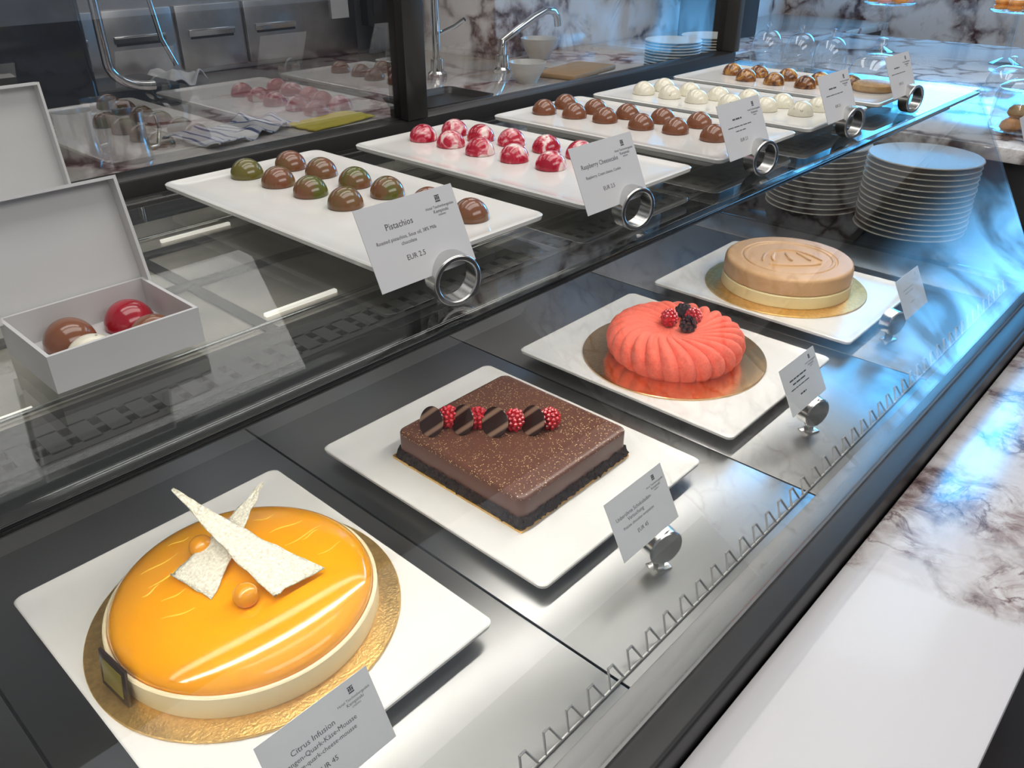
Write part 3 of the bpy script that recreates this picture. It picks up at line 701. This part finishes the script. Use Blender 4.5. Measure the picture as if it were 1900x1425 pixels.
def smooth(ps, k=8):
    out = []
    for i in range(len(ps) - 1):
        p0_, p1_, p2_, p3_ = [Vector(ps[max(0, min(len(ps) - 1, i + d))]) for d in (-1, 0, 1, 2)]
        for j in range(k):
            t = j / k; out.append(.5 * ((2 * p1_) + (p2_ - p0_) * t + (2 * p0_ - 5 * p1_ + 4 * p2_ - p3_) * t * t + (3 * p1_ - p0_ - 3 * p2_ + p3_) * t ** 3))
    out.append(Vector(ps[-1])); return out
rel(smooth([(-.046, -.016), (-.034, .012), (-.014, .030), (.012, .032), (.034, .014), (.046, -.016)]), .0075)
for ax in (-.022, 0, .022): rel(smooth([(ax * 1.3, -.016), (ax * 1.15, .002), (ax * .8, .020)]), .0065)
rel(smooth([(-.040, -.030), (-.014, -.034), (.014, -.034), (.040, -.030)]), .0065)
obj('raised_emblem', bm, M['beige'], bc)

# ------------------------------------------------------------------ small biscuit under a glass cloche at the shelf end
o = obj('biscuit', lathe(BM(), [(0, 0), (.026, 0), (.029, .003), (.028, .009), (.022, .012), (0, .013)], 40), M['pastry'], None, (1.268, .452, PT - .002)); tag(o, 'small round brown biscuit under the clear cloche on far plate', 'biscuit')
def cloche(x, y, z, r, h, label, group=None):
    rt_ = thing('glass_cloche', label, 'glass dome', (x, y, z), group=group)
    pr = [(r, 0)] + [(r * cos(a) ** .7, h * .35 + h * .65 * sin(a)) for a in [PI / 2 * k / 10 for k in range(10)]] + [(0, h)]
    obj('dome', lathe(BM(), pr, 40), M['glass_dome'], rt_)
    obj('knob', lathe(BM(), [(0, h), (.006, h), (.004, h + .006), (.009, h + .013), (.007, h + .02), (0, h + .022)], 20), M['glass_dome'], rt_)
    return rt_
cloche(1.268, .452, PT - .002, .040, .050, 'clear glass cloche over a biscuit on the upper shelf end')

# ------------------------------------------------------------------ plate stacks
def dish_bm(r):
    return lathe(BM(), [(0, 0), (r * .58, 0), (r * .60, .002), (r * .72, .004), (r * .985, .0105), (r, .0115), (r * .985, .0130), (r * .70, .0065), (r * .55, .0055), (0, .0055)], 56)
sf = obj('plate_shelf', bx(BM(), 1.52, 1.885, .15, 1.0, -.06, -.032, .003), M['black_gloss']); tag(sf, 'dark glossy low shelf carrying the tall stacks of plates', 'shelf')
sfb = obj('shelf_cabinet', bx(BM(), 1.53, 1.885, .16, .98, FLOOR, -.061), M['cabinet']); tag(sfb, 'dark cabinet under the low plate shelf', 'cabinet')
def stack(x, y, z, r, n, step, where, group):
    first = None
    for k in range(n):
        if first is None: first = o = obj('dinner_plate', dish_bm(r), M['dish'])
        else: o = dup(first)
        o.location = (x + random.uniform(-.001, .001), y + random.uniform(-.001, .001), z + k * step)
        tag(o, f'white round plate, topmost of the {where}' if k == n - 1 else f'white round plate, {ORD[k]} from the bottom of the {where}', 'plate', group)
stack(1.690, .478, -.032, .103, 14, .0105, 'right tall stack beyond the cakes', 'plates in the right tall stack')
stack(1.710, .688, -.032, .098, 13, .0105, 'left tall stack beyond the cakes', 'plates in the left tall stack')

# ------------------------------------------------------------------ far counter with cloches
fcn = thing('far_counter', 'marble topped counter beyond the end of the display case', 'counter')
obj('worktop', bx(BM(), 1.89, 3.5, .16, 1.43, FAR - .03, FAR, .004), M['marble'], fcn)
obj('cabinet', bx(BM(), 1.91, 3.48, .18, 1.40, FLOOR, FAR - .03), M['cabinet'], fcn)
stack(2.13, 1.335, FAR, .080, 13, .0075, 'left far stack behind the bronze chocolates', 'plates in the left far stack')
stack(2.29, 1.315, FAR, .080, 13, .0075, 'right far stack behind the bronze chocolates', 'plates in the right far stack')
for i, (u, v) in enumerate(((1418, 122), (1478, 130), (1534, 140))):
    p = PZ(u, v, FAR); cloche(p.x, p.y, FAR, .048, .105, f'small empty glass cloche on the far counter, {ORD[i]} from the left', 'small cloches on the far counter')
p = PZ(1850, 188, FAR); cloche(p.x + .05, p.y, FAR, .05, .08, 'glass cloche on far counter at the right edge behind the jar')
p = PZ(1872, 246, FAR)
px, py = p.x + .02, p.y - .01
gj = thing('glass_jar', 'lidded glass jar of orange and brown pastries at the right edge', 'jar', (px, py, FAR))
obj('body', lathe(BM(), [(0, .003), (.052, .003), (.058, .006), (.060, .02), (.060, .075), (.054, .088), (.050, .088), (.055, .074), (.057, .02), (.050, .006), (0, .006)], 40), M['glass_dome'], gj)
obj('lid', lathe(BM(), [(0, .088), (.054, .088), (.056, .093), (.040, .103), (.010, .108), (.006, .113), (.012, .120), (.010, .128), (0, .130)], 40), M['glass_dome'], gj)
for i, (dx, dy, dz) in enumerate(((-.027, .010, .006), (.000, -.028, .006), (.026, .010, .006), (.0, .008, .031))):
    o = obj('pastry', lathe(BM(), [(0, 0), (.016, 0), (.021, .006), (.019, .016), (.012, .023), (0, .025)], 28), M['orange'] if i % 2 == 0 else M['pastry'], None, (px + dx, py + dy, FAR + dz))
    tag(o, ['orange pastry at the left in the glass jar', 'brown pastry at the front in the glass jar', 'orange pastry at the right in the glass jar', 'brown pastry lying on top in the glass jar'][i], 'pastry', 'pastries in the glass jar')
card(px - .085, py - .035, FAR + .026, [], [(-.002, .006, .040, .004), (-.002, -.002, .030, .003), (-.002, -.010, .034, .003)], 'small white label card beside the pastry jar on far counter', False)
def cake_stand(x, y, label, cols, short):
    r = thing('cake_stand', label, 'cake stand', (x, y, FAR)); H = .15
    obj('foot', lathe(BM(), [(0, 0), (.045, 0), (.045, .004), (.010, .02), (.007, H - .01), (.02, H), (0, H)], 32), M['glass_dome'], r)
    obj('top_plate', lathe(BM(), [(0, H), (.075, H), (.082, H + .004), (.08, H + .008), (0, H + .006)], 40), M['glass_dome'], r)
    for k in range(7):
        a = 2 * PI * k / 6; q = .052 if k < 6 else 0
        o = obj('macaron', lathe(BM(), [(0, 0), (.018, 0), (.022, .006), (.021, .011), (.018, .012), (.018, .017), (.021, .018), (.022, .023), (.016, .03), (0, .032)], 24), M[cols[k % len(cols)]], None, (x + q * cos(a), y + q * sin(a), FAR + H + .007))
        tag(o, f'small round macaron on the {short}', 'macaron', 'macarons on the ' + short)
cake_stand(3.05, 1.09, 'glass cake stand of macarons at the back of the far counter', ['orange', 'pink'], 'rear left glass cake stand')
cake_stand(3.05, .70, 'glass cake stand of orange pastries at the right edge', ['orange'], 'glass cake stand at the right edge')

# ------------------------------------------------------------------ staff side: work counter, drawers, taps, cloths
wc = thing('work_counter', 'marble topped work counter under the steel drawers behind the display case', 'counter')
obj('worktop', bx(BM(), -.6, 2.09, 1.45, 2.51, WORK - .03, WORK, .003), M['marble_work'], wc)
obj('cabinet', bx(BM(), -.58, 2.08, 1.47, 2.50, FLOOR, WORK - .031), M['cabinet'], wc)
wc2 = thing('work_counter', 'rear marble counter along the veined marble wall', 'counter')
obj('worktop', bx(BM(), 2.092, 4.1, 1.45, 1.99, WORK - .03, WORK, .003), M['marble_work'], wc2)
obj('cabinet', bx(BM(), 2.1, 4.08, 1.47, 1.98, FLOOR, WORK - .031), M['cabinet'], wc2)
dr = thing('drawer_unit', 'stainless steel drawer unit with slot handles against the rear wall', 'drawer unit', (1.12, 2.48, WORK))
obj('body', bx(BM(), -.62, .77, -.02, .03, .0, .62, .003), M['steel'], dr)
for k in range(-1, 3):
    d = obj('drawer', bx(BM(), -.105 + .222 * k, .105 + .222 * k, -.032, -.0205, .015, .19, .003), M['steel'], dr)
    bm = BM(); cx = .222 * k; bx(bm, cx - .075, cx + .075, -.040, -.033, .118, .124, .002); bx(bm, cx - .075, cx + .075, -.036, -.033, .105, .118); obj('handle', bm, M['chrome'], d)
    bm = BM(); bx(bm, cx - .07, cx + .07, -.0345, -.0325, .098, .106); obj('handle_slot', bm, M['black'], d)
cm = thing('coffee_machine', 'black and chrome coffee machine at the left end of work counter', 'coffee machine', (.70, 2.20, WORK))
obj('body', bx(BM(), -.28, .12, -.15, .20, .0, .55, .02, 3), M['black_gloss'], cm)
obj('drip_tray', bx(BM(), .10, .32, -.14, .06, 0, .055, .008, 3), M['black'], cm)
tube_pts = [(.14, -.17, .60)] + [(.14 + .10 * (1 - cos(a)), -.17, .12 - .06 * sin(a) + .0) for a in [PI / 2 * k / 8 for k in range(9)]]
obj('chrome_pipe', tube(BM(), tube_pts, .011, 12), M['chrome'], cm)
obj('steam_wand', tube(BM(), [(.26, -.16, .55), (.265, -.16, .30), (.28, -.17, .16), (.30, -.18, .10)], .006, 10), M['chrome'], cm)
dp = obj('towel_dispenser', loft(BM(), [rr(.05, .06, .015, 0), rr(.05, .06, .015, .05), rr(.035, .05, .015, .07), rr(.085, .075, .02, .085), rr(.085, .075, .02, .5)]), M['black_gloss'], None, (2.0, 2.40, WORK)); tag(dp, 'black towel dispenser standing on the work counter behind the post', 'dispenser')  # wall dispenser with a base added down to the counter
nt_ = obj('paper_notice', bx(BM(), 1.79, 1.86, 2.456, 2.4595, .215, .32), M['paper']); tag(nt_, 'small white paper notice on the steel drawer unit', 'notice')
def tap(pts, r, x, y, label):
    t = thing('tap', label, 'tap', (x, y, WORK))
    obj('spout', tube(BM(), [(p[0] - x, p[1] - y, p[2] - WORK) for p in pts], r, 12), M['chrome'], t)
    obj('base', lathe(BM(), [(0, 0), (.028, 0), (.028, .01), (.02, .016), (.018, .05), (0, .05)], 24), M['chrome'], t)
    return t
q = [PY(u, v, 1.8) for u, v in ((932, 76), (960, 55), (990, 33), (1012, 20), (1026, 20), (1033, 30), (1035, 48))]
tap([(q[0].x, 1.8, WORK), (q[0].x, 1.8, q[0].z - .02)] + [tuple(p) for p in q], .011, q[0].x, 1.8, 'chrome tap with long angled spout in front of marble wall')
xx = PZ(812, 142, WORK)
t2 = tap([(xx.x, xx.y, WORK), (xx.x, xx.y, WORK + .24), (xx.x + .02, xx.y, WORK + .28), (xx.x + .07, xx.y, WORK + .30), (xx.x + .11, xx.y, WORK + .27), (xx.x + .115, xx.y, WORK + .22)], .012, xx.x, xx.y, 'chrome upright tap just right of the black post')
obj('lever', tube(BM(), [(0, -.02, .12), (.02, -.06, .14), (.03, -.09, .16)], .006, 8), M['chrome'], t2)
def cloth(x, y, sx, sy, h, m, name, label, cat, rot=0, freq=9, z=WORK):
    bm = BM(); n = 40
    V = [[bm.verts.new(((i / n - .5) * sx * (1 + .12 * noise.noise((j * .12, 3, x))), (j / n - .5) * sy * (1 + .12 * noise.noise((i * .12, 8, x))), .002 + h * max(0, noise.noise((i / n * freq, j / n * freq * .5, x * 5)) + .35))) for j in range(n + 1)] for i in range(n + 1)]
    for i in range(n):
        for j in range(n): bm.faces.new((V[i][j], V[i + 1][j], V[i + 1][j + 1], V[i][j + 1]))
    o = obj(name, bm, m, None, (x, y, z), (0, 0, rot), sharp=180)
    md = o.modifiers.new('thickness', 'SOLIDIFY'); md.thickness = .003
    return tag(o, label, cat)
p = PZ(435, 248, WORK); cloth(p.x, p.y, .26, .16, .020, M['towel'], 'kitchen_towel', 'crumpled white towel with dark blue stripes on work counter', 'towel', .3, 6)
p = PZ(615, 227, WORK); cloth(p.x, p.y, .19, .10, .003, M['yellow'], 'yellow_cloth', 'flat yellow cloth lying on the work counter', 'cloth', .1, 3)
cloth(1.12, 2.33, .18, .12, .04, M['white_cloth'], 'white_cloth', 'bunched white cloth in front of the steel drawers', 'cloth', .2, 5)
for i, (u, v) in enumerate(((155, 296), (200, 270), (248, 297))):
    p = PZ(u, v, WORK)
    j = thing('milk_jug', f'small steel milk jug on the work counter, {ORD[i]} from the left', 'jug', (p.x, p.y, WORK), group='steel milk jugs')
    obj('cup', lathe(BM(), [(0, 0), (.036, 0), (.038, .004), (.034, .05), (.036, .092), (.0345, .092), (.0325, .05), (.035, .006), (0, .006)], 32), M['silver'], j)
    obj('handle', tube(BM(), [(.034, 0, .08), (.06, 0, .078), (.064, 0, .05), (.055, 0, .02), (.036, 0, .018)], .004, 8), M['silver'], j)
def bowl_bm(s): return lathe(BM(), [(r * s, z * s) for r, z in [(0, 0), (.03, 0), (.032, .005), (.048, .035), (.054, .055), (.051, .055), (.045, .035), (.028, .010), (0, .008)]], 36)
p = PZ(978, 152, WORK); o = obj('bowl', bowl_bm(1), M['bowl'], None, (p.x, p.y, WORK)); tag(o, 'small white bowl on the work counter below the tap', 'bowl')
p = PZ(1000, 108, WORK); o = obj('bowl', bowl_bm(1.15), M['bowl'], None, (p.x, p.y, WORK)); tag(o, 'white bowl farther back near the marble wall', 'bowl')
p = PZ(1068, 135, WORK); o = obj('chopping_board', bx(BM(), -.13, .13, -.07, .07, 0, .014, .005), M['board'], None, (p.x, p.y, WORK), (0, 0, .15)); tag(o, 'pale orange wooden chopping board on the work counter', 'board')
p = PZ(815, 192, WORK)
o = obj('black_tray', loft(BM(), [rr(.11, .08, .02, 0), rr(.12, .09, .02, .018), rr(.115, .085, .02, .018), rr(.105, .075, .02, .004)]), M['black'], None, (p.x, p.y, WORK)); tag(o, 'shallow black tray on the work counter beside the post', 'tray')

# ------------------------------------------------------------------ lights
def area(name, loc, rot, sx, sy, power, col):
    l = bpy.data.lights.new(name, 'AREA'); l.shape = 'RECTANGLE'; l.size = sx; l.size_y = sy; l.energy = power; l.color = col
    o = bpy.data.objects.new(name, l); C.objects.link(o); o.location = loc; o.rotation_euler = rot; return o
area('ceiling_light', (.7, .15, 1.75), (0, 0, 0), 2.2, .6, 12.5, (1, .955, .90))
area('ceiling_light_2', (.6, .75, 1.85), (0, 0, 0), 2.0, .3, 7, (1, .955, .90))
area('aisle_fill', (.6, -1.5, 1.6), (radians(55), 0, 0), 2.4, .6, 15, (1, .97, .93))  # fill added from the customer side to lift cards and shadows
area('haze_band_fill', (.9, -2.3, 1.6), (radians(-50), 0, 0), 3.6, .5, 32, (.97, .98, 1))  # added lamp, brightens the pale wall band for the glass haze
area('staff_fill', (1.4, 1.85, 1.8), (0, 0, 0), 2.4, .4, 12, (1, .95, .88))  # area lamp added to light the background counter
area('far_blue_fill', (2.95, .7, 1.5), (0, 0, 0), .9, 1.0, 7, (.70, .86, 1))  # added cool lamp that tints the far counter blue
wd = bpy.data.worlds.new('world'); SC.world = wd; wd.use_nodes = True
wd.node_tree.nodes['Background'].inputs['Color'].default_value = (1, .985, .96, 1); wd.node_tree.nodes['Background'].inputs['Strength'].default_value = .28
